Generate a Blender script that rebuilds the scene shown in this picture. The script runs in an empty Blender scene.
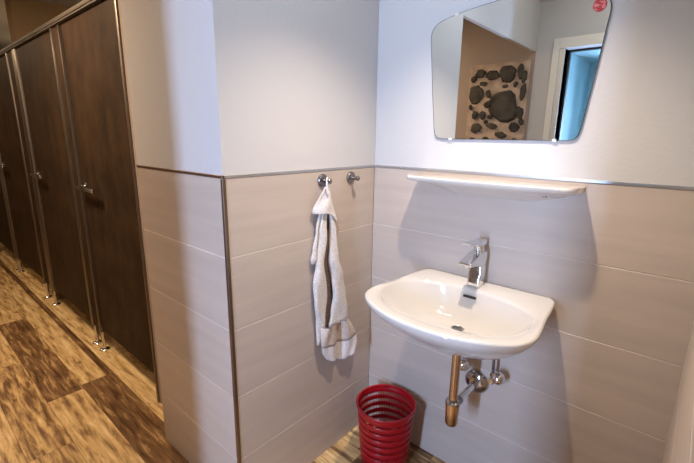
import bpy, bmesh, math, random
from mathutils import Vector, Matrix
random.seed(7)
S = bpy.context.scene
COL = S.collection
PI = math.pi

# ------------------------------------------------------------------ materials
def new_mat(name):
    m = bpy.data.materials.new(name); m.use_nodes = True
    nt = m.node_tree; b = nt.nodes['Principled BSDF']
    return m, nt, b

def mat(name, col, rough=0.5, metal=0.0, spec=0.5, var=0.0, scale=(8, 8, 8), detail=3.0, bump=0.0, bscale=60, coat=0.0, sheen=0.0):
    m, nt, b = new_mat(name)
    b.inputs['Base Color'].default_value = (*col, 1)
    b.inputs['Roughness'].default_value = rough
    b.inputs['Metallic'].default_value = metal
    b.inputs['Specular IOR Level'].default_value = spec
    b.inputs['Coat Weight'].default_value = coat
    b.inputs['Coat Roughness'].default_value = 0.06
    b.inputs['Sheen Weight'].default_value = sheen
    L = nt.links
    tc = nt.nodes.new('ShaderNodeTexCoord')
    if var > 0:
        mp = nt.nodes.new('ShaderNodeMapping'); mp.inputs['Scale'].default_value = scale
        n = nt.nodes.new('ShaderNodeTexNoise'); n.inputs['Scale'].default_value = 1.0; n.inputs['Detail'].default_value = detail
        r = nt.nodes.new('ShaderNodeValToRGB')
        r.color_ramp.elements[0].position = 0.3; r.color_ramp.elements[1].position = 0.7
        r.color_ramp.elements[0].color = (*[c * (1 - var) for c in col], 1)
        r.color_ramp.elements[1].color = (*[min(1, c * (1 + var)) for c in col], 1)
        L.new(tc.outputs['Object'], mp.inputs['Vector']); L.new(mp.outputs[0], n.inputs['Vector'])
        L.new(n.outputs['Fac'], r.inputs['Fac']); L.new(r.outputs['Color'], b.inputs['Base Color'])
    if bump > 0:
        n2 = nt.nodes.new('ShaderNodeTexNoise'); n2.inputs['Scale'].default_value = bscale; n2.inputs['Detail'].default_value = 4
        bp = nt.nodes.new('ShaderNodeBump'); bp.inputs['Strength'].default_value = bump; bp.inputs['Distance'].default_value = 0.002
        L.new(tc.outputs['Object'], n2.inputs['Vector']); L.new(n2.outputs['Fac'], bp.inputs['Height']); L.new(bp.outputs[0], b.inputs['Normal'])
    return m

M = {}
M['plaster'] = mat('white_plaster', (0.555, 0.545, 0.54), 0.9, spec=0.2, bump=0.35, bscale=90)
M['ceiling'] = mat('ceiling_paint', (0.55, 0.54, 0.52), 0.9, spec=0.2)
M['corridor'] = mat('corridor_plaster', (0.40, 0.32, 0.27), 0.9, spec=0.2, bump=0.3, bscale=80)
M['tile'] = mat('beige_tile', (0.50, 0.425, 0.365), 0.34, spec=0.45, var=0.07, scale=(1.6, 1.6, 22), detail=4)
M['grout'] = mat('grout', (0.68, 0.62, 0.56), 0.9)
M['steel'] = mat('steel_profile', (0.58, 0.57, 0.56), 0.34, metal=1.0)
M['bronze'] = mat('bronze_profile', (0.22, 0.16, 0.12), 0.35, metal=0.9)
M['alu'] = mat('aluminium', (0.24, 0.205, 0.175), 0.42, metal=1.0)
M['chrome'] = mat('chrome', (0.78, 0.79, 0.81), 0.13, metal=1.0)
M['darkchrome2'] = mat('dark_chrome', (0.45, 0.44, 0.45), 0.12, metal=1.0)
M['darkchrome'] = mat('satin_chrome', (0.27, 0.25, 0.25), 0.28, metal=1.0)
M['rail'] = mat('rail_metal', (0.09, 0.075, 0.06), 0.6, metal=0.3)
M['brass'] = mat('worn_chrome_brass', (0.62, 0.46, 0.31), 0.24, metal=1.0, var=0.15, scale=(40, 40, 12))
M['porcelain'] = mat('porcelain', (0.64, 0.615, 0.575), 0.08, spec=0.6, coat=0.4)
M['black'] = mat('black_slot', (0.015, 0.013, 0.012), 0.6)
M['red'] = mat('red_plastic', (0.34, 0.004, 0.010), 0.32, spec=0.5)
M['sticker'] = mat('sticker_red', (0.40, 0.012, 0.015), 0.45)
M['sticker_pink'] = mat('sticker_pink', (0.60, 0.16, 0.15), 0.45)
M['clear'] = mat('clip_plastic', (0.75, 0.73, 0.68), 0.2)
M['frame'] = mat('door_frame_paint', (0.80, 0.77, 0.70), 0.5)
M['gasket'] = mat('dark_gasket', (0.02, 0.02, 0.02), 0.6)
M['hall'] = mat('hall_wall', (0.32, 0.47, 0.49), 0.85, spec=0.2)
M['mortar'] = mat('mortar', (0.50, 0.38, 0.29), 0.95, var=0.25, scale=(14, 14, 14), bump=0.6, bscale=70)
M['stone'] = mat('field_stone', (0.060, 0.050, 0.040), 0.8, var=0.55, scale=(12, 12, 12), bump=0.8, bscale=50)
M['toilet'] = mat('brown_painted_wall', (0.26, 0.18, 0.105), 0.9, spec=0.2)
M['mirror'] = mat('mirror_silver', (0.90, 0.93, 0.91), 0.0, metal=1.0)
M['mirror_edge'] = mat('mirror_edge', (0.16, 0.17, 0.18), 0.2, metal=0.8)
M['doorpanel'] = None

def make_door_mat():
    m, nt, b = new_mat('dark_wood_laminate'); L = nt.links
    tc = nt.nodes.new('ShaderNodeTexCoord')
    mp = nt.nodes.new('ShaderNodeMapping'); mp.inputs['Scale'].default_value = (6, 6, 3.6)
    n = nt.nodes.new('ShaderNodeTexNoise'); n.inputs['Scale'].default_value = 1.3; n.inputs['Detail'].default_value = 7; n.inputs['Roughness'].default_value = 0.65
    r = nt.nodes.new('ShaderNodeValToRGB'); e = r.color_ramp.elements
    e[0].position = 0.30; e[0].color = (0.018, 0.010, 0.005, 1); e[1].position = 0.72; e[1].color = (0.062, 0.036, 0.018, 1)
    n2 = nt.nodes.new('ShaderNodeTexNoise'); n2.inputs['Scale'].default_value = 14; n2.inputs['Detail'].default_value = 5; n2.inputs['Distortion'].default_value = 2.0
    r2 = nt.nodes.new('ShaderNodeValToRGB'); e2 = r2.color_ramp.elements
    e2[0].position = 0.66; e2[0].color = (0, 0, 0, 1); e2[1].position = 0.80; e2[1].color = (0.6, 0.6, 0.6, 1)
    mx = nt.nodes.new('ShaderNodeMixRGB'); mx.inputs['Color2'].default_value = (0.16, 0.11, 0.07, 1)
    L.new(tc.outputs['Object'], mp.inputs['Vector']); L.new(mp.outputs[0], n.inputs['Vector']); L.new(mp.outputs[0], n2.inputs['Vector'])
    L.new(n.outputs['Fac'], r.inputs['Fac']); L.new(n2.outputs['Fac'], r2.inputs['Fac'])
    L.new(r.outputs['Color'], mx.inputs['Color1']); L.new(r2.outputs['Color'], mx.inputs['Fac']); L.new(mx.outputs[0], b.inputs['Base Color'])
    b.inputs['Roughness'].default_value = 0.6; b.inputs['Specular IOR Level'].default_value = 0.12
    return m
M['doorpanel'] = make_door_mat()

def make_floor_mat():
    m, nt, b = new_mat('plank_floor'); L = nt.links
    tc = nt.nodes.new('ShaderNodeTexCoord')
    at = nt.nodes.new('ShaderNodeAttribute'); at.attribute_name = 'plank'     # r: tone of the plank, g/b: its own grain offset
    sep = nt.nodes.new('ShaderNodeSeparateColor'); L.new(at.outputs['Color'], sep.inputs[0])
    off = nt.nodes.new('ShaderNodeCombineXYZ')
    for i, ch in enumerate(('Green', 'Blue')):
        k = nt.nodes.new('ShaderNodeMath'); k.operation = 'MULTIPLY'; k.inputs[1].default_value = 37.0
        L.new(sep.outputs[ch], k.inputs[0]); L.new(k.outputs[0], off.inputs[i])
    add = nt.nodes.new('ShaderNodeVectorMath'); add.operation = 'ADD'
    L.new(tc.outputs['Object'], add.inputs[0]); L.new(off.outputs[0], add.inputs[1])
    mp = nt.nodes.new('ShaderNodeMapping'); mp.inputs['Scale'].default_value = (3.2, 26, 1)
    L.new(add.outputs[0], mp.inputs['Vector'])
    n = nt.nodes.new('ShaderNodeTexNoise'); n.inputs['Scale'].default_value = 1.4; n.inputs['Detail'].default_value = 8; n.inputs['Roughness'].default_value = 0.62; n.inputs['Distortion'].default_value = 0.35
    L.new(mp.outputs[0], n.inputs['Vector'])
    # tone + grain
    s1 = nt.nodes.new('ShaderNodeMath'); s1.operation = 'MULTIPLY_ADD'; s1.inputs[1].default_value = 2.1; s1.inputs[2].default_value = -1.05
    L.new(n.outputs['Fac'], s1.inputs[0])
    s2 = nt.nodes.new('ShaderNodeMath'); s2.operation = 'ADD'; s2.use_clamp = True
    L.new(s1.outputs[0], s2.inputs[0]); L.new(sep.outputs['Red'], s2.inputs[1])
    r = nt.nodes.new('ShaderNodeValToRGB'); e = r.color_ramp.elements
    e[0].position = 0.0; e[0].color = (0.085, 0.038, 0.013, 1); e[1].position = 1.0; e[1].color = (0.90, 0.68, 0.36, 1)
    x = r.color_ramp.elements.new(0.35); x.color = (0.24, 0.13, 0.055, 1)
    x = r.color_ramp.elements.new(0.65); x.color = (0.66, 0.44, 0.19, 1)
    L.new(s2.outputs[0], r.inputs['Fac'])
    # knots
    mp2 = nt.nodes.new('ShaderNodeMapping'); mp2.inputs['Scale'].default_value = (5, 11, 1); L.new(add.outputs[0], mp2.inputs['Vector'])
    n2 = nt.nodes.new('ShaderNodeTexNoise'); n2.inputs['Scale'].default_value = 1.5; n2.inputs['Detail'].default_value = 3; L.new(mp2.outputs[0], n2.inputs['Vector'])
    r2 = nt.nodes.new('ShaderNodeValToRGB'); e2 = r2.color_ramp.elements
    e2[0].position = 0.62; e2[0].color = (0, 0, 0, 1); e2[1].position = 0.74; e2[1].color = (0.75, 0.75, 0.75, 1)
    L.new(n2.outputs['Fac'], r2.inputs['Fac'])
    mx = nt.nodes.new('ShaderNodeMixRGB'); mx.inputs['Color2'].default_value = (0.07, 0.032, 0.013, 1)
    L.new(r2.outputs['Color'], mx.inputs['Fac']); L.new(r.outputs['Color'], mx.inputs['Color1']); L.new(mx.outputs[0], b.inputs['Base Color'])
    b.inputs['Roughness'].default_value = 0.42; b.inputs['Specular IOR Level'].default_value = 0.35
    return m
M['floor'] = make_floor_mat()

def make_towel_mat(name, col, dark):
    m, nt, b = new_mat(name); L = nt.links
    tc = nt.nodes.new('ShaderNodeTexCoord')
    n = nt.nodes.new('ShaderNodeTexNoise'); n.inputs['Scale'].default_value = 130; n.inputs['Detail'].default_value = 3
    r = nt.nodes.new('ShaderNodeValToRGB'); e = r.color_ramp.elements
    e[0].position = 0.35; e[0].color = (*dark, 1); e[1].position = 0.68; e[1].color = (*col, 1)
    bp = nt.nodes.new('ShaderNodeBump'); bp.inputs['Strength'].default_value = 0.7; bp.inputs['Distance'].default_value = 0.003
    L.new(tc.outputs['Object'], n.inputs['Vector']); L.new(n.outputs['Fac'], r.inputs['Fac']); L.new(r.outputs['Color'], b.inputs['Base Color'])
    L.new(n.outputs['Fac'], bp.inputs['Height']); L.new(bp.outputs[0], b.inputs['Normal'])
    b.inputs['Roughness'].default_value = 0.95; b.inputs['Sheen Weight'].default_value = 0.15
    return m
M['towel'] = make_towel_mat('terry_cloth', (0.74, 0.70, 0.67), (0.58, 0.54, 0.51))
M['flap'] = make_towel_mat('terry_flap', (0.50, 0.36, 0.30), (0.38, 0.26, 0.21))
M['inner'] = make_towel_mat('terry_reverse', (0.17, 0.115, 0.095), (0.10, 0.065, 0.055))  # dark cloth colour carries the shade of the crease
M['band'] = make_towel_mat('woven_band', (0.66, 0.57, 0.51), (0.54, 0.45, 0.40))
M['stripe'] = make_towel_mat('woven_stripe', (0.30, 0.24, 0.26), (0.20, 0.16, 0.17))
M['hem'] = make_towel_mat('towel_hem', (0.78, 0.75, 0.75), (0.66, 0.62, 0.62))

def make_glass():
    m = bpy.data.materials.new('window_glass'); m.use_nodes = True; nt = m.node_tree
    nt.nodes.clear()
    o = nt.nodes.new('ShaderNodeOutputMaterial'); t = nt.nodes.new('ShaderNodeBsdfTransparent'); g = nt.nodes.new('ShaderNodeBsdfGlossy')
    g.inputs['Roughness'].default_value = 0.02; mx = nt.nodes.new('ShaderNodeMixShader'); mx.inputs[0].default_value = 0.05
    nt.links.new(t.outputs[0], mx.inputs[1]); nt.links.new(g.outputs[0], mx.inputs[2]); nt.links.new(mx.outputs[0], o.inputs[0])
    return m
M['glass'] = make_glass()

# ------------------------------------------------------------------ geometry helpers
def add_box(bm, x0, x1, y0, y1, z0, z1, bevel=0.0, seg=2):
    vs = [bm.verts.new(p) for p in ((x0,y0,z0),(x1,y0,z0),(x1,y1,z0),(x0,y1,z0),(x0,y0,z1),(x1,y0,z1),(x1,y1,z1),(x0,y1,z1))]
    fs = [bm.faces.new([vs[i] for i in f]) for f in ((3,2,1,0),(4,5,6,7),(0,1,5,4),(1,2,6,5),(2,3,7,6),(3,0,4,7))]
    if bevel > 0:
        es = {e for f in fs for e in f.edges}
        bmesh.ops.bevel(bm, geom=list(es), offset=bevel, segments=seg, affect='EDGES', profile=0.6)
    return bm

def frame_axes(d):
    d = Vector(d).normalized()
    a = Vector((0, 0, 1)) if abs(d.z) < 0.9 else Vector((1, 0, 0))
    u = d.cross(a).normalized(); v = d.cross(u).normalized()
    return u, v

def add_lathe(bm, origin, axis, prof, n=32, cap=True):
    """prof: list of (radius, distance along axis)"""
    o = Vector(origin); d = Vector(axis).normalized(); u, v = frame_axes(d)
    rings = []
    for r, h in prof:
        rings.append([bm.verts.new(o + d*h + (u*math.cos(2*PI*k/n) + v*math.sin(2*PI*k/n))*max(r, 1e-5)) for k in range(n)])
    for a, b in zip(rings, rings[1:]):
        for k in range(n):
            bm.faces.new((a[k], a[(k+1) % n], b[(k+1) % n], b[k]))
    if cap:
        bm.faces.new(list(reversed(rings[0]))); bm.faces.new(rings[-1])
    return bm

def add_tube(bm, pts, rad, n=14, cap=True):
    pts = [Vector(p) for p in pts]
    if not isinstance(rad, (list, tuple)): rad = [rad]*len(pts)
    rings = []; u = None
    for i, p in enumerate(pts):
        d = (pts[min(i+1, len(pts)-1)] - pts[max(i-1, 0)]).normalized()
        if u is None: u, v = frame_axes(d)
        else:
            u = (u - d*u.dot(d)).normalized()
        v = d.cross(u)
        rings.append([bm.verts.new(p + (u*math.cos(2*PI*k/n) + v*math.sin(2*PI*k/n))*rad[i]) for k in range(n)])
    for a, b in zip(rings, rings[1:]):
        for k in range(n):
            bm.faces.new((a[k], a[(k+1) % n], b[(k+1) % n], b[k]))
    if cap:
        bm.faces.new(list(reversed(rings[0]))); bm.faces.new(rings[-1])
    return bm

def add_prism(bm, poly, axis, a0, a1, bevel=0.0, seg=2):
    """poly in the two other axes (in xyz order), extruded along axis from a0 to a1"""
    def P(q, a):
        if axis == 'x': return (a, q[0], q[1])
        if axis == 'y': return (q[0], a, q[1])
        return (q[0], q[1], a)
    A = [bm.verts.new(P(q, a0)) for q in poly]; B = [bm.verts.new(P(q, a1)) for q in poly]
    n = len(poly); fs = [bm.faces.new(A), bm.faces.new(list(reversed(B)))]
    for k in range(n):
        fs.append(bm.faces.new((A[k], B[k], B[(k+1) % n], A[(k+1) % n])))
    if bevel > 0:
        es = {e for f in fs for e in f.edges}
        bmesh.ops.bevel(bm, geom=list(es), offset=bevel, segments=seg, affect='EDGES', profile=0.6)
    return bm

def catmull(pts, n, closed=True):
    out = []; m = len(pts); rng = m if closed else m - 1
    for i in range(rng):
        def g(k): return Vector(pts[k % m]) if closed else Vector(pts[min(max(k, 0), m-1)])
        p0, p1, p2, p3 = g(i-1), g(i), g(i+1), g(i+2)
        for k in range(n):
            t = k/n
            out.append(0.5*((2*p1) + (p2-p0)*t + (2*p0-5*p1+4*p2-p3)*t*t + (3*p1-p0-3*p2+p3)*t**3))
    if not closed: out.append(Vector(pts[-1]))
    return out

def obj(name, bm, m, parent=None, smooth=False, loc=None, angle=40, **mods):
    bmesh.ops.recalc_face_normals(bm, faces=bm.faces)
    if loc is not None: bmesh.ops.translate(bm, verts=bm.verts, vec=-Vector(loc))
    me = bpy.data.meshes.new(name); bm.to_mesh(me); bm.free()
    if smooth:
        for p in me.polygons: p.use_smooth = True
        if angle < 180: me.set_sharp_from_angle(angle=math.radians(angle))
    for k in (m if isinstance(m, (list, tuple)) else [m]): me.materials.append(k)
    o = bpy.data.objects.new(name, me); COL.objects.link(o)
    if parent is not None:
        o.parent = parent
        if loc is None: o.location = -Vector(parent['_base']) if '_base' in parent else (0, 0, 0)
    elif loc is not None: o.location = loc
    return o

def thing(name, label, cat, base, group=None):
    o = bpy.data.objects.new(name, None); COL.objects.link(o)
    o.empty_display_size = 0.05; o.location = base
    BASE[o.name] = Vector(base)
    o['label'] = label; o['category'] = cat
    if group: o['group'] = group
    return o
BASE = {}

def part(name, bm, m, parent, smooth=False, angle=40, label=None):
    """a part whose mesh is given in world coordinates"""
    bmesh.ops.recalc_face_normals(bm, faces=bm.faces)
    b = BASE.get(parent.name, Vector((0, 0, 0)))
    bmesh.ops.translate(bm, verts=bm.verts, vec=-b)
    me = bpy.data.meshes.new(name); bm.to_mesh(me); bm.free()
    if smooth:
        for p in me.polygons: p.use_smooth = True
        if angle < 180: me.set_sharp_from_angle(angle=math.radians(angle))
    for k in (m if isinstance(m, (list, tuple)) else [m]): me.materials.append(k)
    o = bpy.data.objects.new(name, me); COL.objects.link(o); o.parent = parent
    BASE[o.name] = b
    if label: o['label'] = label
    return o

def copy_tree(o, parent=None):
    c = o.copy(); COL.objects.link(c); c.parent = parent
    for ch in list(o.children): copy_tree(ch, c)
    return c

def struct(name, bm, m, parent=None, smooth=False):
    o = obj(name, bm, m, parent, smooth)
    if parent is None: o['kind'] = 'structure'
    return o
def NB(): return bmesh.new()

# ------------------------------------------------------------------ dimensions (metres, floor z = 0, corner of the basin niche at x = y = 0)
W = 0.745         # length of the towel wall
XL = -0.604       # far end of the wall block
XR = 1.1216       # right wall
YF = -1.94        # wall behind the camera
YD = -0.64        # front face of the toilet doors
ZC = 2.33         # ceiling
ZT = 1.25         # top of the tiles
T = 0.25

# ------------------------------------------------------------------ floor planks
def build_floor():
    bm = NB(); lay = bm.loops.layers.float_color.new('plank')
    def plank(x0, x1, y0, y1, tone):
        g = 0.0009; z = 0.0
        a, b, c, d = (x0+g, y0+g), (x1-g, y0+g), (x1-g, y1-g), (x0+g, y1-g)
        vs = [bm.verts.new((*q, z)) for q in (a, b, c, d)]
        f = bm.faces.new(vs); f.material_index = 0
        col = (tone, random.random(), random.random(), 1)
        for l in f.loops: l[lay] = col
    xa, xb = -6.6, 1.3
    rows = {}
    y = -0.70 + 0.1675*10; ys = []
    while y > -2.1: ys.append(y); y -= 0.1675
    fixed = {  # row top: list of (x break to the left of which, tone)
        -0.5325: [(-3.4, .62), (-1.55, .74), (-0.35, .72), (9, .55)],
        -0.70: [(-3.6, .55), (-1.36, .68), (-0.15, .24), (9, .5)],
        -0.8675: [(-4.1, .6), (-2.62, .66), (-1.315, .30), (-0.1, .66), (9, .4)],
        -1.035: [(-3.3, .42), (-1.9, .66), (-0.9, .48), (9, .55)],
        -1.2025: [(-3.0, .6), (-1.6, .45), (-0.4, .62), (9, .4)],
        -0.03: [(-1.2, .5), (0.10, .64), (0.9, .30), (9, .5)],  # this row and the next: tones hold lamplight left of the bin, shadow beyond
        -0.1975: [(-1.0, .5), (0.13, .62), (1.0, .28), (9, .5)],
        -0.365: [(-1.0, .5), (0.45, .55), (9, .35)],
    }
    for yt in ys:
        key = next((k for k in fixed if abs(k - yt) < 1e-3), None)
        if key is not None: segs = fixed[key]
        else:
            segs = []; x = xa + random.uniform(.3, 1.2)
            while x < xb: segs.append((x, random.choice((.3, .45, .5, .6, .68)))); x += random.uniform(1.0, 1.4)
            segs.append((9, .5))
        x0 = xa
        for xe, tone in segs:
            xe = min(xe, xb)
            if xe > x0:
                ytop = yt
                if abs(yt + 0.70) < 1e-3 and xe < -1.0: plank(x0, xe, yt - 0.036, yt, .16); ytop = yt - 0.036
                plank(x0, xe, yt - 0.1675, ytop, tone); x0 = xe
    # dark joint bed just below the planks
    vs = [bm.verts.new(p) for p in ((xa, -3.1, -0.0012), (xb, -3.1, -0.0012), (xb, 1.0, -0.0012), (xa, 1.0, -0.0012))]
    f = bm.faces.new(vs)
    for l in f.loops: l[lay] = (0.12, .3, .3, 1)
    add = [bm.verts.new(p) for p in ((xa, -3.1, -0.1), (xb, -3.1, -0.1), (xb, 1.0, -0.1), (xa, 1.0, -0.1))]
    bm.faces.new(list(reversed(add)))
    for k in range(4): bm.faces.new((vs[k], add[k], add[(k+1) % 4], vs[(k+1) % 4]))
    me = bpy.data.meshes.new('floor'); bm.to_mesh(me); bm.free()
    me.materials.append(M['floor'])
    o = bpy.data.objects.new('floor', me); COL.objects.link(o); o['kind'] = 'structure'
build_floor()

# ------------------------------------------------------------------ walls
def tiles(plane, u0, u1, face, out):
    """a tile facing of five courses; plane 'y' -> runs in x, plane 'x' -> runs in y; face: coordinate of the tile face; out: +-1 towards the room"""
    bm = NB(); g = 0.0011; th = 0.008
    for r in range(5):
        z0, z1 = r*T + g, (r+1)*T - g
        lo, hi = sorted((face, face - out*th))
        if plane == 'y': add_box(bm, u0+g, u1-g, lo, hi, z0, z1, 0.0012, 1)
        else: add_box(bm, lo, hi, u0+g, u1-g, z0, z1, 0.0012, 1)
    return bm

def grout(plane, u0, u1, face, out):
    bm = NB(); lo, hi = sorted((face - out*0.0012, face - out*0.008))
    if plane == 'y': add_box(bm, u0, u1, lo, hi, 0, ZT)
    else: add_box(bm, lo, hi, u0, u1, 0, ZT)
    return bm

b = NB(); add_box(b, 0.0, 1.25, 0.008, 0.12, 0, ZT); add_box(b, 0.0, 1.25, 0.001, 0.12, ZT, ZC)
wb = struct('wall_back', b, M['plaster'])
struct('tile_cladding', tiles('y', 0.0, XR + 0.004, 0.0, -1), M['tile'], wb)
struct('grout_bed', grout('y', 0.0, XR + 0.004, 0.0, -1), M['grout'], wb)

b = NB(); add_box(b, XL, -0.008, -W + 0.008, 0.12, 0, ZT); add_box(b, XL, -0.001, -W + 0.001, 0.12, ZT, ZC)
wl = struct('wall_left', b, M['plaster'])
struct('tile_cladding', tiles('x', -W + 0.004, 0.0, 0.0, 1), M['tile'], wl)
struct('grout_bed', grout('x', -W + 0.004, 0.0, 0.0, 1), M['grout'], wl)
struct('tile_cladding', tiles('y', XL, -0.004, -W, -1), M['tile'], wl)
struct('grout_bed', grout('y', XL, -0.004, -W, -1), M['grout'], wl)

b = NB(); add_box(b, XR + 0.008, 1.25, YF, 0.12, 0, ZT); add_box(b, XR + 0.001, 1.25, YF, 0.12, ZT, ZC)
wr = struct('wall_right', b, M['plaster'])
struct('tile_cladding', tiles('x', YF, 0.0, XR, -1), M['tile'], wr)
struct('grout_bed', grout('x', YF, 0.0, XR, -1), M['grout'], wr)

# header over the passage to the toilets
b = NB(); add_box(b, -0.025, 0.0, YF, -W, 2.0, ZC)
struct('wall_header', b, M['plaster'])

# wall behind the camera with a doorway
DX0, DX1, DZ = 0.20, 0.67, 2.0
b = NB(); add_box(b, 0.0, DX0, YF-0.12, YF, 0, ZC); add_box(b, DX1, 1.25, YF-0.12, YF, 0, ZC); add_box(b, DX0, DX1, YF-0.12, YF, DZ, ZC)
struct('wall_front', b, M['plaster'])
b = NB(); add_box(b, -6.6, 0.0, YF-0.12, YF, 0, ZC)
wfc = struct('wall_corridor', b, M['corridor'])
def build_stones():
    b = NB(); add_box(b, -0.50, -0.025, YF, YF + 0.012, 0.0, 1.945)
    struct('mortar_bed', b, M['mortar'], wfc)
    b = NB(); rs = random.Random(3)
    st = [(-.20, 1.62, .13, .115), (-.19, 1.86, .075, .06), (-.31, 1.86, .05, .045), (-.435, 1.72, .055, .085), (-.33, 1.72, .022, .03), (-.41, 1.88, .05, .03),
          (-.09, 1.87, .03, .05), (-.43, 1.56, .03, .03), (-.365, 1.555, .035, .03), (-.10, 1.46, .05, .035), (-.28, 1.47, .045, .025), (-.41, 1.455, .055, .035), (-.06, 1.72, .025, .06),
          (-.38, 1.80, .03, .02), (-.2, 1.40, .05, .025), (-.07, 1.57, .028, .05)]
    st += [(-.46, 1.84, .025, .03), (-.33, 1.64, .03, .03), (-.30, 1.54, .02, .02), (-.20, 1.77, .02, .015), (-.12, 1.78, .02, .02), (-.06, 1.83, .02, .05), (-.47, 1.62, .015, .02), (-.13, 1.53, .02, .015), (-.33, 1.50, .02, .015), (-.05, 1.50, .018, .03)]
    z = 1.33
    while z > 0.05:
        x = -0.46
        while x < -0.06:
            w = rs.uniform(.04, .09); st.append((x + w*.6, z, w*.85, rs.uniform(.04, .06))); x += w*1.9
        z -= 0.125
    for cx, cz, rx, rz in st:
        n = 15; A = []; Bv = []; ph = rs.uniform(0, 6)
        for k in range(n):
            a = 2*PI*k/n; q = 1 + 0.16*math.sin(2*a + ph) + rs.uniform(-.12, .12)
            x = min(max(cx + rx*q*math.cos(a), -0.495), -0.03); zz = min(max(cz + rz*q*math.sin(a), 0.01), 1.94)
            A.append(b.verts.new((x, YF + 0.012, zz)))
            Bv.append(b.verts.new((cx + (x-cx)*.86, YF + 0.026 + rs.uniform(-.004, .004), cz + (zz-cz)*.86)))
        for k in range(n): b.faces.new((A[k], A[(k+1) % n], Bv[(k+1) % n], Bv[k]))
        b.faces.new(Bv)
    struct('field_stones', b, M['stone'], wfc)
build_stones()

# doorway frame
b = NB()
add_box(b, 0.12, 0.165, YF, YF + 0.016, 0, 2.07, .003); add_box(b, DX1 + .035, DX1 + .105, YF, YF + 0.016, 0, 2.07, .003); add_box(b, 0.165, DX1 + .035, YF, YF + 0.016, 2.0, 2.07, .003)
add_box(b, 0.165, DX0, YF - 0.12, YF + 0.006, 0, DZ, .002); add_box(b, DX1, DX1 + .035, YF - 0.12, YF + 0.006, 0, DZ, .002)
d1 = struct('door_1', b, M['frame'])
b = NB(); add_box(b, DX0, DX0 + 0.012, YF - 0.12, YF - 0.085, 0, DZ); add_box(b, DX0, DX1, YF - 0.12, YF - 0.085, DZ - 0.012, DZ)
struct('door_gasket', b, M['gasket'], d1)

# entrance hall beyond that doorway
HB, HZ = -2.92, 2.03
WX0, WX1, WZ0, WZ1 = 0.52, 0.69, 0.55, 1.75
b = NB(); add_box(b, 0.04, 0.16, HB, YF - 0.12, 0, HZ); struct('wall_hall_left', b, M['hall'])
b = NB(); add_box(b, 1.0, 1.12, HB, YF - 0.12, 0, HZ); struct('wall_hall_right', b, M['hall'])
b = NB(); add_box(b, 0.04, WX0, HB-.1, HB, 0, HZ); add_box(b, WX1, 1.12, HB-.1, HB, 0, HZ); add_box(b, WX0, WX1, HB-.1, HB, 0, WZ0); add_box(b, WX0, WX1, HB-.1, HB, WZ1, HZ)
struct('wall_hall_end', b, M['hall'])
b = NB(); add_box(b, 0.04, 1.12, HB-.1, YF - 0.12, HZ, HZ + .1); struct('ceiling_hall', b, M['hall'])
b = NB(); e = .03
add_box(b, WX0, WX0+e, HB-.08, HB-.02, WZ0, WZ1); add_box(b, WX1-e, WX1, HB-.08, HB-.02, WZ0, WZ1); add_box(b, WX0+e, WX1-e, HB-.08, HB-.02, WZ0, WZ0+e); add_box(b, WX0+e, WX1-e, HB-.08, HB-.02, WZ1-e, WZ1)
wn = struct('window_1', b, M['frame'])
b = NB(); add_box(b, WX0+e, WX1-e, HB-.053, HB-.047, WZ0+e, WZ1-e); struct('pane', b, M['glass'], wn)

# toilet room shell
b = NB(); add_box(b, -6.6, XL, 0.80, 0.92, 0, ZC); struct('wall_toilet_back', b, M['corridor'])
b = NB(); add_box(b, -6.72, -6.6, YF - .12, 0.92, 0, ZC); struct('wall_corridor_end', b, M['corridor'])
b = NB(); add_box(b, XL - 0.02, XL, 0.12, 0.80, 0, ZC); struct('wall_toilet_side', b, M['corridor'])
b = NB(); add_box(b, -3.01, -2.85, -0.60, 0.80, 0, ZC); struct('wall_toilet_divider', b, M['toilet'])
b = NB(); add_box(b, -6.72, 1.25, YF - .12, 0.92, ZC, ZC + .1); struct('ceiling', b, M['ceiling'])

# ------------------------------------------------------------------ metal tile edgings
def trim(n, bm, m):
    o = obj('trim_%d' % n, bm, m); o['kind'] = 'structure'
b = NB(); add_box(b, 0.0, XR, -0.0022, 0.006, ZT - .001, ZT + 0.0085, .0008, 1); trim(1, b, M['steel'])
b = NB(); add_box(b, -0.006, 0.0022, -W, 0.0, ZT - .001, ZT + 0.0085, .0008, 1); trim(2, b, M['steel'])
b = NB(); add_box(b, XL, 0.0022, -W - .0022, -W + .006, ZT - .001, ZT + 0.0085, .0008, 1); trim(3, b, M['bronze'])
b = NB(); add_box(b, -0.010, 0.0022, -W - .0022, -W + 0.010, 0, ZT - .002, .0012, 1); trim(4, b, M['bronze'])
b = NB(); add_box(b, XR - .0022, XR + .006, YF, 0, ZT - .001, ZT + 0.0085, .0008, 1); trim(5, b, M['steel'])

# ------------------------------------------------------------------ toilet doors, posts and head rail
PT = 0.03
doors = [(-1.668, -0.905), (-2.69, -1.842), (-3.93, -3.0), (-5.0, -4.07), (-6.12, -5.13)]
dlab = ['nearest dark brown toilet door, beside the tiled wall block', 'second dark brown toilet door from the tiled wall, between two steel edged posts',
        'third dark brown toilet door, only partly in the picture at its left edge', 'fourth dark brown toilet door, farthest one in view down the corridor', 'last dark brown toilet door at the corridor end']
for i, (x0, x1) in enumerate(doors[:4]):
    t = thing('toilet_door', dlab[i], 'door', (x0, YD, 0.15), 'toilet cubicle doors')
    b = NB(); add_box(b, x0 + .006, x1 - .006, YD, YD + PT, 0.15, 1.947, .002, 1); part('panel', b, M['doorpanel'], t)
    b = NB(); add_lathe(b, (x0 + .055, YD, 1.074), (0, -1, 0), [(.024, 0), (.024, .006), (.010, .008), (.010, .034)], 24)
    h = part('handle', b, M['chrome'], t, True)
    b = NB(); add_box(b, x0 + .03, x0 + .31, YD - .052, YD - .032, 1.062, 1.086, .005, 2); part('lever', b, M['chrome'], h, True)

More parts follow.
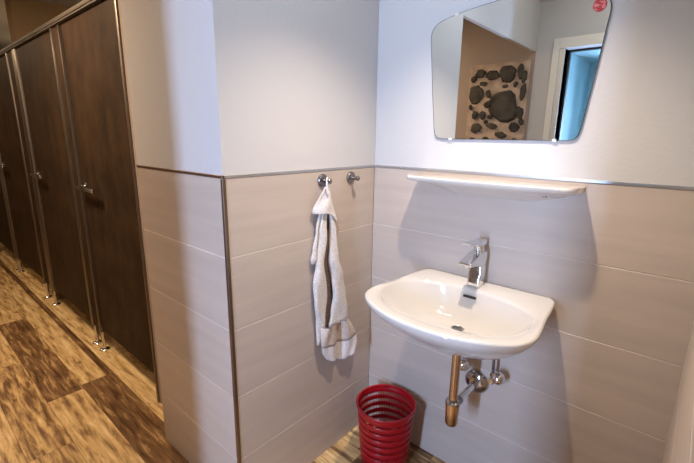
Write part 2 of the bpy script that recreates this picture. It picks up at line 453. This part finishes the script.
for o in [o for o in COL.objects if o.name.startswith('toilet_door')]:
    x1 = doors[int(o.name[-1]) if '.' in o.name else 0][1]
    for z in (.40, 1.65):
        b = NB(); add_lathe(b, (x1, YD + PT + .009, z), (0, 0, 1), [(.008, 0), (.008, .08)], 12); add_box(b, x1 - .05, x1 + .022, YD + PT + .0005, YD + PT + .004, z + .01, z + .07)
        part('hinge', b, M['alu'], o, True)
posts = [(-1.835, -1.675, .038, .016), (-2.995, -2.70, .03, .10), (-4.06, -3.94, .035, .016), (-5.12, -5.01, .035, .016)]
plab = ['narrow dark post with steel edges between nearest and second toilet doors', 'wide dark post with broad steel edge between second and third toilet doors',
        'slim dark post between third and fourth toilet doors', 'far dark post beyond the fourth toilet door']
for i, (x0, x1, wl_, wr_) in enumerate(posts):
    t = thing('cubicle_post', plab[i], 'post', ((x0+x1)/2, YD, 0), 'posts between toilet doors')
    b = NB(); add_box(b, x0 + wl_, x1 - wr_, YD - .004, YD + PT, 0.15, 1.947); part('panel', b, M['doorpanel'], t)
    for a, c in ((x0, x0 + wl_), (x1 - wr_, x1)):
        b = NB(); add_box(b, a, c, YD - .012, YD + PT, 0.13, 1.947, .003, 2); part('edge_profile', b, M['alu'], t, True)
        xm = (a + c)/2
        b = NB(); add_lathe(b, (xm, YD + .004, 0), (0, 0, 1), [(.011, .006), (.011, .13)], 18)
        f = part('foot', b, M['chrome'], t, True)
        b = NB(); add_lathe(b, (xm, YD + .004, 0), (0, 0, 1), [(.030, 0.0), (.030, .006), (.024, .011), (.012, .013)], 24); part('foot_disc', b, M['chrome'], f, True)
# jamb post against the block
t = thing('jamb_post', 'dark jamb beside nearest toilet door, against the wall block', 'post', (-.75, YD, 0))
b = NB(); add_box(b, -0.895, XL - .002, YD - .002, YD + PT, 0.0, 1.947); part('panel', b, M['corridor'], t)
b = NB(); add_box(b, -0.902, -0.885, YD - .010, YD + PT, 0.0, 1.947, .003, 2); part('edge_profile', b, M['alu'], t, True)
# rail
t = thing('head_rail', 'long aluminium rail running along the tops of toilet doors', 'rail', (-3.3, YD, 1.947))
b = NB(); add_box(b, -6.5, XL - .002, YD - .018, YD + .040, 1.949, 1.958, .003, 2); add_box(b, -6.5, XL - .002, YD - .022, YD + .040, 1.958, 1.978, .005, 2)
part('profile', b, M['rail'], t, True)
# partitions inside
for k, x in enumerate((-1.755, -4.0, -5.07)):
    b = NB(); add_box(b, x - .015, x + .015, YD + PT + .002, 0.798, 0.15, 1.96)
    o = obj('cubicle_partition', b, M['doorpanel'])
    o['label'] = ['dark partition behind the post beside nearest toilet door', 'dark partition behind the slim far post', 'dark partition behind the farthest post'][k]; o['category'] = 'partition'; o['group'] = 'cubicle partitions'

# ------------------------------------------------------------------ washbasin
CX = 0.533
def build_basin():
    half = [(0.0, .232), (-.03, .246), (-.10, .256), (-.18, .263), (-.26, .274), (-.32, .280), (-.37, .272), (-.41, .247), (-.447, .198), (-.477, .13), (-.492, .065), (-.497, 0.0)]
    R = [(CX + h, y) for y, h in half]; Lp = [(CX - h, y) for y, h in reversed(half[:-1])]
    poly = [Vector((p[0], p[1], 0)) for p in R + Lp]
    sm = []
    m = len(poly)
    for i in range(m):
        if i == m - 1: sm += [poly[-1].lerp(poly[0], t/10) for t in range(10)]     # straight back edge
        else:
            p0 = poly[i-1] if i > 0 else poly[i]; p1 = poly[i]; p2 = poly[i+1]; p3 = poly[i+2] if i+2 < m else poly[i+1]
            for k in range(6):
                t = k/6; sm.append(0.5*((2*p1) + (p2-p0)*t + (2*p0-5*p1+4*p2-p3)*t*t + (3*p1-p0-3*p2+p3)*t**3))
    c0 = Vector((0.527, -0.262, 0)); N = 112
    def hit(poly, a):
        d = Vector((math.cos(a), math.sin(a), 0)); best = 0
        for i in range(len(poly)):
            p = poly[i] - c0; q = poly[(i+1) % len(poly)] - c0; e = q - p
            den = d.x*e.y - d.y*e.x
            if abs(den) < 1e-12: continue
            t = (p.x*e.y - p.y*e.x)/den; s = (p.x*d.y - p.y*d.x)/den
            if t > 0 and -1e-6 <= s <= 1.000001: best = max(best, t)
        return c0 + d*best
    angs = [2*PI*k/N for k in range(N)]
    # extra resolution at the back corners comes from the even angles
    O = [hit(sm, a) for a in angs]
    def inner(a):
        ca, sa = math.cos(a), math.sin(a)
        ax = 0.247; by = 0.168 if sa > 0 else 0.162; n = 2.35
        r = (abs(ca/ax)**n + abs(sa/by)**n)**(-1/n)
        return c0 + Vector((ca, sa, 0))*r
    I = [inner(a) for a in angs]
    dr = Vector((0.522, -0.188, 0))
    bm = NB(); rings = []
    def ring(pts): rings.append([bm.verts.new(p) for p in pts])
    # from the drain outwards
    rd = 0.021
    ring([dr + Vector((math.cos(a)*rd, math.sin(a)*rd, .734)) for a in angs])
    for s in (.16, .28, .42, .56, .70, .80, .88, .94, .98):
        cc = dr.lerp(c0, s)
        z = .7355 + .111*(s**3.4)
        ring([Vector((*(dr + (I[k] - dr)*s).xy, z)) for k in range(N)])
    ring([Vector((*I[k].xy, .8485)) for k in range(N)])
    ring([Vector((*(I[k].lerp(O[k], .10)).xy, .8525)) for k in range(N)])
    ring([Vector((*(I[k].lerp(O[k], .5)).xy, .8555)) for k in range(N)])
    def shr(p, d):      # move an outline point inwards but keep the back flat on the wall
        v = (p - c0); l = v.length
        return c0 + v*(1 - d/l)
    for d, z in ((.012, .8588), (.006, .8582), (.0015, .8555), (.000, .851), (.003, .842), (.012, .828)):
        ring([Vector((*shr(O[k], d).xy, z)) for k in range(N)])
    cu = Vector((0.533, -0.17, 0))
    for s, z in ((.90, .806), (.81, .780), (.70, .754), (.58, .730), (.45, .710), (.30, .696), (.14, .690)):
        ring([Vector((*(cu + (O[k] - cu)*s).xy, z)) for k in range(N)])
    for r in rings:                       # the back is flat on the tiles
        pass
    for a, b2 in zip(rings, rings[1:]):
        for k in range(N): bm.faces.new((a[k], a[(k+1) % N], b2[(k+1) % N], b2[k]))
    bm.faces.new(rings[-1])
    # mounting block between bowl and wall
    add_box(bm, 0.36, 0.70, -0.055, -0.0005, .735, .835, .012, 3)
    return bm
sink = thing('washbasin', 'white porcelain washbasin mounted on the tiled wall under the shelf', 'sink', (CX, 0, .68))
part('basin', build_basin(), M['porcelain'], sink, True, 60)
b = NB(); add_lathe(b, (0.522, -0.188, .728), (0, 0, 1), [(.0205, 0), (.0205, .0085), (.018, .0095), (.013, .006), (.002, .005)], 28); part('drain', b, M['darkchrome'], sink, True)
b = NB(); add_box(b, 0.498, 0.546, -0.1125, -0.1045, .8225, .8315, .0035, 2)
part('overflow_slot', b, M['black'], sink, True)

# ------------------------------------------------------------------ mixer tap
tap = thing('mixer_tap', 'chrome single lever mixer tap standing on the washbasin rim', 'tap', (.515, -.055, .855))
FX = 0.516
b = NB(); add_prism(b, [(-.024, .8535), (-.078, .8535), (-.079, .866), (-.070, .905), (-.066, .936), (-.028, .936), (-.026, .905)], 'x', FX - .0225, FX + .0225, .006, 3); part('body', b, M['chrome'], tap, True)
b = NB(); add_prism(b, [(-.026, .937), (-.068, .937), (-.150, .950), (-.158, .953), (-.158, .963), (-.070, .984), (-.026, .984)], 'x', FX - .0235, FX + .0235, .0035, 3)
sp = part('spout', b, M['chrome'], tap, True)
b = NB(); add_lathe(b, (FX, -.140, .9535), (0, 0, -1), [(.011, 0), (.011, .010), (.009, .011)], 20); part('aerator', b, M['chrome'], sp, True)
b = NB(); add_lathe(b, (FX, -.048, .980), (0, -.12, 1), [(.018, 0), (.019, .008), (.017, .030)], 28); part('cartridge', b, M['chrome'], tap, True)
b = NB(); add_prism(b, [(-.024, 1.004), (-.060, 1.008), (-.158, 1.026), (-.160, 1.032), (-.060, 1.024), (-.030, 1.026), (-.022, 1.018)], 'x', FX - .017, FX + .017, .003, 3); part('lever', b, M['chrome'], tap, True)

# ------------------------------------------------------------------ bottle trap
tr = thing('bottle_trap', 'brassy chrome bottle trap hanging under the washbasin', 'pipe', (.533, -.2, .36))
TX, TY = .535, -.205
b = NB(); add_lathe(b, (TX, TY, .47), (0, 0, 1), [(.0155, 0), (.0155, .216)], 24); part('tailpiece', b, M['brass'], tr, True)
b = NB(); add_lathe(b, (TX, TY, .660), (0, 0, 1), [(.0165, 0), (.020, .003), (.020, .018), (.026, .022), (.026, .0265)], 24); part('top_nut', b, M['brass'], tr, True)
b = NB(); add_lathe(b, (TX, TY, .368), (0, 0, 1), [(.012, 0), (.019, .003), (.0225, .012), (.0245, .074), (.0255, .089)], 28); part('cup', b, M['brass'], tr, True)
b = NB(); add_lathe(b, (TX, TY, .455), (0, 0, 1), [(.0245, 0), (.0265, .002), (.0265, .009), (.022, .014), (.0160, .018)], 28); part('collar', b, M['darkchrome2'], tr, True)
b = NB(); add_tube(b, [(TX, TY + .02, .444), (TX, .002, .444)], .013, 20); part('waste_arm', b, M['chrome'], tr, True)
b = NB(); add_tube(b, [(TX, TY + .018, .444), (TX, TY + .05, .444)], .0175, 8); part('side_nut', b, M['darkchrome'], tr, True, 30)
b = NB(); add_lathe(b, (TX, -.0002, .444), (0, -1, 0), [(.048, 0), (.047, .006), (.040, .014), (.024, .020), (.0145, .021)], 32); part('wall_flange', b, M['darkchrome2'], tr, True)

def angle_valve(x, label, hose_to):
    t = thing('angle_valve', label, 'valve', (x, 0, .51), 'angle valves under the washbasin')
    b = NB(); add_lathe(b, (x, -.0005, .508), (0, -1, 0), [(.015, 0), (.0145, .004), (.012, .010), (.010, .011), (.010, .038)], 28); part('escutcheon', b, M['chrome'], t, True)
    b = NB(); add_lathe(b, (x, -.036, .508), (0, -1, 0), [(.008, 0), (.0135, .003), (.0135, .028), (.009, .032)], 24); part('body', b, M['chrome'], t, True)
    b = NB(); add_lathe(b, (x + .012, -.054, .526), (.9, -.35, .1), [(.011, 0), (.020, .004), (.0235, .012), (.0225, .024), (.016, .031), (.005, .034)], 28); part('knob', b, M['chrome'], t, True)
    b = NB(); add_lathe(b, (x, -.05, .522), (0, 0, 1), [(.009, 0), (.0095, .012), (.007, .014)], 8); part('outlet_nut', b, M['chrome'], t, True, 30)
    b = NB(); pts = catmull([(x, -.05, .53), (x, -.05, .58), ((x + hose_to)/2, -.052, .645), (hose_to, -.055, .72)], 8, False); add_tube(b, pts, .0052, 12); part('hose', b, M['darkchrome'], t, True)
    return t
angle_valve(.610, 'chrome angle valve with round knob to the right of the bottle trap', .598)
angle_valve(.474, 'chrome angle valve mostly hidden to the left behind the bottle trap', .492)

# ------------------------------------------------------------------ porcelain shelf
def build_shelf():
    x0, x1, d = 0.228, 0.812, 0.140; n = 40
    def front(u, k=1.0):        # plan outline: front edge bowed, corners rounded
        x = x0 + (x1 - x0)*u
        e = min(u, 1-u)*(x1-x0)
        r = .045
        y = -(d - .012*(2*u-1)**2)
        if e < r: y = y + r - math.sqrt(max(0, r*r - (r-e)**2))
        return x, y
    us = [0.5 - 0.5*math.cos(PI*k/n) for k in range(n+1)]
    bm = NB(); R = []
    def zt(v): return 1.2355 + .004*(v**4)       # slightly dished top with a raised lip
    for u in us:
        x, yf = front(u); col = []
        yf = min(yf, -.03)
        ee = min(u, 1-u)*(x1-x0); dep = .050*min(1.0, max(0.0, (ee - .0))/.16)**.7
        for v in (0, .3, .6, .85, .96): col.append((x, yf*v - .0008, zt(v) - .0))
        col.append((x, yf, 1.2355)); col.append((x, yf, 1.227)); col.append((x, yf*.97, 1.2225))
        for v in (.9, .75, .55, .35, .15, 0):
            col.append((x, yf*v - .0008, 1.2215 - dep*(1-v)**1.1))
        R.append([bm.verts.new(p) for p in col])
    m = len(R[0])
    for a, b2 in zip(R, R[1:]):
        for k in range(m): bm.faces.new((a[k], a[(k+1) % m], b2[(k+1) % m], b2[k]))
    bm.faces.new(R[0]); bm.faces.new(list(reversed(R[-1])))
    return bm
sh = thing('wall_shelf', 'white porcelain shelf on the tiled wall above the tap', 'shelf', (.525, 0, 1.20))
part('board', build_shelf(), M['porcelain'], sh, True, 50)
b = NB()
for dx in (0, .008): add_box(b, .706 + dx, .711 + dx, -.052, -.050, 1.1985, 1.2035)
part('maker_mark', b, M['black'], sh, label='tiny dark printed mark under the shelf')

# ------------------------------------------------------------------ mirror
def build_mirror_outline(grow=0.0):
    pts = [(.530, 1.815), (.460, 1.809), (.385, 1.8005), (.315, 1.788), (.275, 1.775), (.254, 1.757), (.2475, 1.730), (.252, 1.680), (.264, 1.56), (.2775, 1.44), (.282, 1.405), (.290, 1.382), (.312, 1.3725),
           (.40, 1.3715), (.53, 1.3715)]
    right = [(1.06 - x, z) for x, z in reversed(pts[1:-1])]
    o = catmull([(x, 0, z) for x, z in pts + right], 5)
    c = Vector((.53, 0, 1.59))
    return [c + (p - c)*(1 + grow) for p in o]
mi = thing('wall_mirror', 'frameless trapezoid wall mirror with a bowed top above the shelf', 'mirror', (.53, 0, 1.37))
o = build_mirror_outline(); n = len(o); b = NB()
A = [b.verts.new((p.x, -.0015, p.z)) for p in o]; B2 = [b.verts.new((p.x, -.0055, p.z)) for p in o]
inn = build_mirror_outline(-.008); C2 = [b.verts.new((p.x, -.0062, p.z)) for p in inn]
f = b.faces.new(C2); f.material_index = 0
f = b.faces.new(A); f.material_index = 1
for k in range(n):
    f = b.faces.new((A[k], A[(k+1) % n], B2[(k+1) % n], B2[k])); f.material_index = 1
    f = b.faces.new((B2[k], B2[(k+1) % n], C2[(k+1) % n], C2[k])); f.material_index = 1
part('glass', b, [M['mirror'], M['mirror_edge']], mi)
for x, z, sgn in ((.352, 1.3725, 1), (.708, 1.3725, 1), (.345, 1.7935, -1)):
    b = NB(); add_box(b, x - .006, x + .006, -.0085, -.0005, z - .004, z + .004, .0012, 2)
    part('clip', b, M['clear'], mi, True)
def build_sticker():
    b = NB(); cx, cz = .783, 1.745
    add_lathe(b, (cx, -.0063, cz), (0, -1, 0), [(.0175, 0), (.0175, .0008)], 30)
    for f in b.faces: f.material_index = 0
    k0 = len(b.faces)
    for ring, rr, n in ((.0105, .0062, 7), (.0048, .0045, 4)):
        for k in range(n):
            a = 2*PI*k/n + ring*40
            add_lathe(b, (cx + ring*math.cos(a), -.0071, cz + ring*math.sin(a)), (0, -1, 0), [(rr, 0), (rr*.8, .0008), (rr*.3, .0013)], 12)
    b.faces.ensure_lookup_table()
    for i, f in enumerate(b.faces):
        if i >= k0: f.material_index = 1 if (i // 38) % 2 else 0
    return b
part('sticker', build_sticker(), [M['sticker'], M['sticker_pink']], mi, label='round red flower sticker on the glass')

# ------------------------------------------------------------------ hooks
def hook(y, label):
    t = thing('towel_hook', label, 'hook', (0, y, 1.215), 'hooks on the tiled wall')
    b = NB(); add_lathe(b, (0.0004, y, 1.215), (1, 0, 0), [(.0235, 0), (.0235, .006), (.021, .009), (.007, .010)], 32); part('rosette', b, M['darkchrome'], t, True)
    b = NB(); add_tube(b, [(.008, y, 1.213), (.026, y, 1.212), (.036, y, 1.213)], [.0065, .0055, .0055], 18); p = part('peg', b, M['darkchrome'], t, True)
    b = NB(); add_lathe(b, (.034, y, 1.213), (1, 0, .1), [(.0055, 0), (.0100, .002), (.0105, .008), (.007, .011)], 24); part('knob', b, M['darkchrome'], p, True)
hook(-.323, 'round metal wall hook carrying the striped towel')
hook(-.160, 'empty round metal wall hook nearest the corner')

# ------------------------------------------------------------------ towel
def interp(tab, z):
    tab = sorted(tab)
    if z <= tab[0][0]: return tab[0][1:]
    for a, c in zip(tab, tab[1:]):
        if z <= c[0]:
            t = (z - a[0])/(c[0] - a[0]); t = t*t*(3-2*t)
            return tuple(a[i] + (c[i]-a[i])*t for i in range(1, len(a)))
    return tab[-1][1:]
def fold(bm, tab, z0, z1, n=36, m=22, wob=0.0025, seed=0):
    """a hanging fold: tab rows (z, yL, yR, xmid, half depth); a closed flattened tube"""
    rs = random.Random(seed); p1, p2 = rs.uniform(0, 6), rs.uniform(0, 6); rings = []
    for i in range(n+1):
        z = z0 + (z1 - z0)*i/n
        yl, yr, xm, hd = interp(tab, z)
        c = (yl + yr)/2; hw = (yr - yl)/2; r = []
        for k in range(m):
            a = 2*PI*k/m; q = math.cos(a); s = math.sin(a)
            yy = c + hw*math.copysign(abs(q)**.75, q)
            xx = xm + hd*math.copysign(abs(s)**.8, s) + wob*math.sin(z*38 + p1 + 2.2*q) + wob*.7*math.sin(z*17 + p2 - 3*q)
            r.append(bm.verts.new((max(xx, .0015), yy, z)))
        rings.append(r)
    for a, c in zip(rings, rings[1:]):
        for k in range(m): bm.faces.new((a[k], a[(k+1) % m], c[(k+1) % m], c[k]))
    bm.faces.new(rings[0]); bm.faces.new(list(reversed(rings[-1])))
tw = thing('hand_towel', 'crumpled pale beige striped hand towel hanging from the wall hook', 'towel', (.02, -.323, 1.20))
b = NB()
# middle fold
fold(b, [(1.13, -.343, -.322, .022, .009), (1.02, -.360, -.323, .020, .011), (.90, -.374, -.334, .019, .012), (.82, -.390, -.324, .020, .012), (.74, -.388, -.320, .020, .012), (.66, -.373, -.332, .019, .011), (.60, -.373, -.336, .019, .009), (.56, -.373, -.340, .019, .007)], 1.13, .56, seed=1)
# right fold
fold(b, [(1.13, -.316, -.295, .022, .009), (1.02, -.299, -.275, .020, .011), (.90, -.304, -.250, .019, .013), (.82, -.290, -.226, .020, .014), (.74, -.282, -.208, .021, .014), (.66, -.296, -.199, .021, .013), (.615, -.312, -.196, .022, .012)], 1.13, .612, seed=2)
# thin left edge hanging free
fold(b, [(1.12, -.352, -.342, .020, .006), (1.03, -.374, -.363, .018, .006), (.95, -.388, -.375, .016, .007), (.92, -.398, -.373, .016, .009), (.905, -.395, -.377, .015, .007)], 1.12, .903, seed=4, wob=.001, m=14)
part('cloth', b, M['towel'], tw, True, 180)
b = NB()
# back layer between the two folds, its colour darkened to give crease shade
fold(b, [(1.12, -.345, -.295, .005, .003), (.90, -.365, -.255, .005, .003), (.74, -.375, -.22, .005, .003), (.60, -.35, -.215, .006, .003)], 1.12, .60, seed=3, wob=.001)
part('inner_fold', b, M['inner'], tw, True, 180, label='brownish back layer between the folds, darkened as crease shade')
# draped cap over the hook
b = NB(); n, m = 22, 16; G = []
for i in range(n+1):
    t = i/n; row = []
    yl = -.345 - .045*min(1, t*1.2); yr = -.322 + .068*t**.9
    for k in range(m+1):
        u = k/m; y = yl + (yr - yl)*u
        hem = 1.096 - .010*u - .052*max(0, (u-.45)/.55)**1.6
        z = 1.193 + (hem - 1.193)*t
        x = .034 + .010*t*math.sin(PI*u) - .018*(2*u-1)**2*t + .003*math.sin(9*u + 6*t)
        row.append(b.verts.new((x, y, z)))
    G.append(row)
for i in range(n):
    for k in range(m): b.faces.new((G[i][k], G[i][k+1], G[i+1][k+1], G[i+1][k]))
cap = part('drape', b, M['towel'], tw, True, 180)
sm = cap.modifiers.new('thickness', 'SOLIDIFY'); sm.thickness = .004; sm.offset = -1
# inner side of the flap on the right, in the fold
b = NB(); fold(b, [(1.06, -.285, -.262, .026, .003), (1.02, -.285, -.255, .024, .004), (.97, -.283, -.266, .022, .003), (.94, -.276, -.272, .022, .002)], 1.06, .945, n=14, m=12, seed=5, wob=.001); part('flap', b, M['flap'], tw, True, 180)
b = NB(); add_tube(b, catmull([(.043, -.333, 1.165), (.040, -.338, 1.185), (.030, -.328, 1.2225), (.022, -.318, 1.2205), (.028, -.322, 1.19), (.038, -.330, 1.165)], 6, False), .0032, 10); part('hanging_loop', b, M['hem'], tw, True)
# bottom border
def border(z_of, rows, name, m_, off):
    b = NB(); G = []; m = 40
    for t in rows:
        row = []
        for k in range(m+1):
            u = k/m; y, z = z_of(u, t)
            x = .036 + off + .014*math.sin(u*PI*2.3 + .5 + t) + .006*math.sin(u*17 + 4*t) - .022*(2*u-1)**4 - .010*t*math.sin(u*PI)
            row.append(b.verts.new((max(x, .004), y, z)))
        G.append(row)
    for i in range(len(G)-1):
        for k in range(m): b.faces.new((G[i][k], G[i][k+1], G[i+1][k+1], G[i+1][k]))
    o = part(name, b, m_, tw, True, 180)
    s = o.modifiers.new('thickness', 'SOLIDIFY'); s.thickness = .005; s.offset = 1
    return o
def bz(u, t):
    yl = -.352 - .010*math.sin(PI*min(1, t*1.4)); yr = -.206 + .066*math.sin(min(1, t*1.3)*PI/2)
    if t > .75: yl += .030*(t-.75)/.25; yr -= .016*(t-.75)/.25
    top = .632 - .004*u + .0*u; bot = .478 - .035*math.sin(PI*min(1, u*.8)) - .012*u
    return yl + (yr-yl)*u, top + (bot-top)*t
rr = lambda a, c, k: [a + (c-a)*i/k for i in range(k+1)]
border(bz, rr(0.0, .018, 2), 'stripe', M['stripe'], .0015)
border(bz, rr(0.018, .53, 10), 'border_band', M['band'], 0)
border(bz, rr(.53, .548, 2), 'stripe', M['stripe'], .001)
border(bz, rr(.548, 1.0, 10), 'hem', M['hem'], 0)

# ------------------------------------------------------------------ red wastebasket
bx, by, bh = .212, -.152, .272
bk = thing('wastebasket', 'red slotted plastic wastebasket in the corner on the wood floor', 'bin', (bx, by, 0))
def rad(z): return .102 + (.1215 - .102)*z/bh
b = NB(); n = 72
nb = 6; z0 = .055; step = (bh - .020 - z0)/nb
for k in range(nb + 1):                      # solid rounded bands
    z = z0 + step*k
    add_lathe(b, (bx, by, 0), (0, 0, 1), [(rad(z)-.0008, z-.0105), (rad(z)+.0012, z-.007), (rad(z)+.0018, z), (rad(z)+.0012, z+.007), (rad(z)-.0008, z+.0105), (rad(z)-.0024, z+.007), (rad(z)-.0026, z-.007), (rad(z)-.0008, z-.0105)], n, cap=False)
part('band', b, M['red'], bk, True)
b = NB()
for k in range(96):                          # fine upright ribs between the bands
    a = 2*PI*k/96; c, s = math.cos(a), math.sin(a)
    add_tube(b, [(bx + rad(.05)*.994*c, by + rad(.05)*.994*s, .05), (bx + rad(bh-.01)*.994*c, by + rad(bh-.01)*.994*s, bh-.012)], .0017, 5)
part('rib', b, M['red'], bk)
b = NB(); add_lathe(b, (bx, by, 0), (0, 0, 1), [(.0, .004), (rad(0)-.006, .004), (rad(0)-.002, 0), (rad(0), .003), (rad(.05)+.001, .052), (rad(.05)-.002, .053), (rad(0)-.004, .008), (.0, .008)], n, cap=False); part('base', b, M['red'], bk, True)
b = NB(); zz = bh
add_lathe(b, (bx, by, 0), (0, 0, 1), [(rad(zz)-.003, zz-.022), (rad(zz)+.001, zz-.022), (rad(zz)+.002, zz-.006), (rad(zz)+.006, zz-.005), (rad(zz)+.007, zz), (rad(zz)+.004, zz+.004), (rad(zz)-.002, zz+.002), (rad(zz)-.003, zz-.022)], n, cap=False); part('rim', b, M['red'], bk, True)

# ------------------------------------------------------------------ light
def point(name, loc, power, col, r):
    l = bpy.data.lights.new(name, 'POINT'); l.energy = power; l.color = col; l.shadow_soft_size = r
    o = bpy.data.objects.new(name, l); o.location = loc; COL.objects.link(o); return o
l = bpy.data.lights.new('ceiling_spot', 'SPOT'); l.energy = 78; l.color = (1.0, .82, .67); l.shadow_soft_size = .025; l.spot_size = math.radians(113); l.spot_blend = 1.0
o = bpy.data.objects.new('ceiling_spot', l); o.location = (.555, -.46, 2.12); COL.objects.link(o)
def disk(name, loc, power, col, size):
    l = bpy.data.lights.new(name, 'AREA'); l.shape = 'DISK'; l.size = size; l.energy = power; l.color = col
    o = bpy.data.objects.new(name, l); o.location = loc; COL.objects.link(o)
disk('niche_lamp', (.30, -.62, 2.315), 2.4, (.88, .95, 1.0), .16)  # added light without a fixture, brightens the upper towel wall
disk('corridor_lamp', (-1.5, -1.30, 2.31), 34, (1.0, .74, .50), .3)
disk('corridor_lamp', (-4.0, -1.30, 2.31), 12, (1.0, .74, .48), .3)
point('entrance_lamp', (.62, -1.45, 2.25), 4, (1.0, .96, .90), .08)  # added fill for the header, front wall and upper walls
for x, pw in ((-1.3, 6), (-2.3, 1.5), (-3.45, 13), (-4.5, 5)): point('cubicle_lamp', (x, .1, 2.2), pw, (1.0, .72, .42), .06)
a = bpy.data.lights.new('daylight', 'AREA'); a.shape = 'RECTANGLE'; a.size = WX1 - WX0; a.size_y = WZ1 - WZ0 + .2; a.energy = 160; a.color = (.46, .63, 1.0)
o = bpy.data.objects.new('daylight', a); o.location = ((WX0+WX1)/2, HB - .16, (WZ0+WZ1)/2); o.rotation_euler = (PI/2, 0, 0); COL.objects.link(o)

w = bpy.data.worlds.new('world'); S.world = w; w.use_nodes = True
w.node_tree.nodes['Background'].inputs[0].default_value = (.5, .62, .8, 1); w.node_tree.nodes['Background'].inputs[1].default_value = .3

# ------------------------------------------------------------------ camera
t, yw, rl = .2316, -.7161, .0125
fw = Vector((math.sin(yw)*math.cos(t), math.cos(yw)*math.cos(t), -math.sin(t)))
rt = Vector((math.cos(yw), -math.sin(yw), 0)); up = rt.cross(fw)
r2 = rt*math.cos(rl) + up*math.sin(rl); u2 = -rt*math.sin(rl) + up*math.cos(rl)
cam = bpy.data.cameras.new('camera'); cam.sensor_width = 36; cam.sensor_fit = 'HORIZONTAL'; cam.lens = 406.02/694*36; cam.clip_start = .01
co = bpy.data.objects.new('camera', cam); COL.objects.link(co)
mw = Matrix((r2, u2, -fw)).transposed().to_4x4(); mw.translation = Vector((1.0784, -1.4156, 1.379)); co.matrix_world = mw
S.camera = co
S.view_settings.view_transform = 'Standard'; S.view_settings.look = 'None'; S.view_settings.gamma = 1; S.view_settings.use_curve_mapping = False
S.view_settings.exposure = 0.0
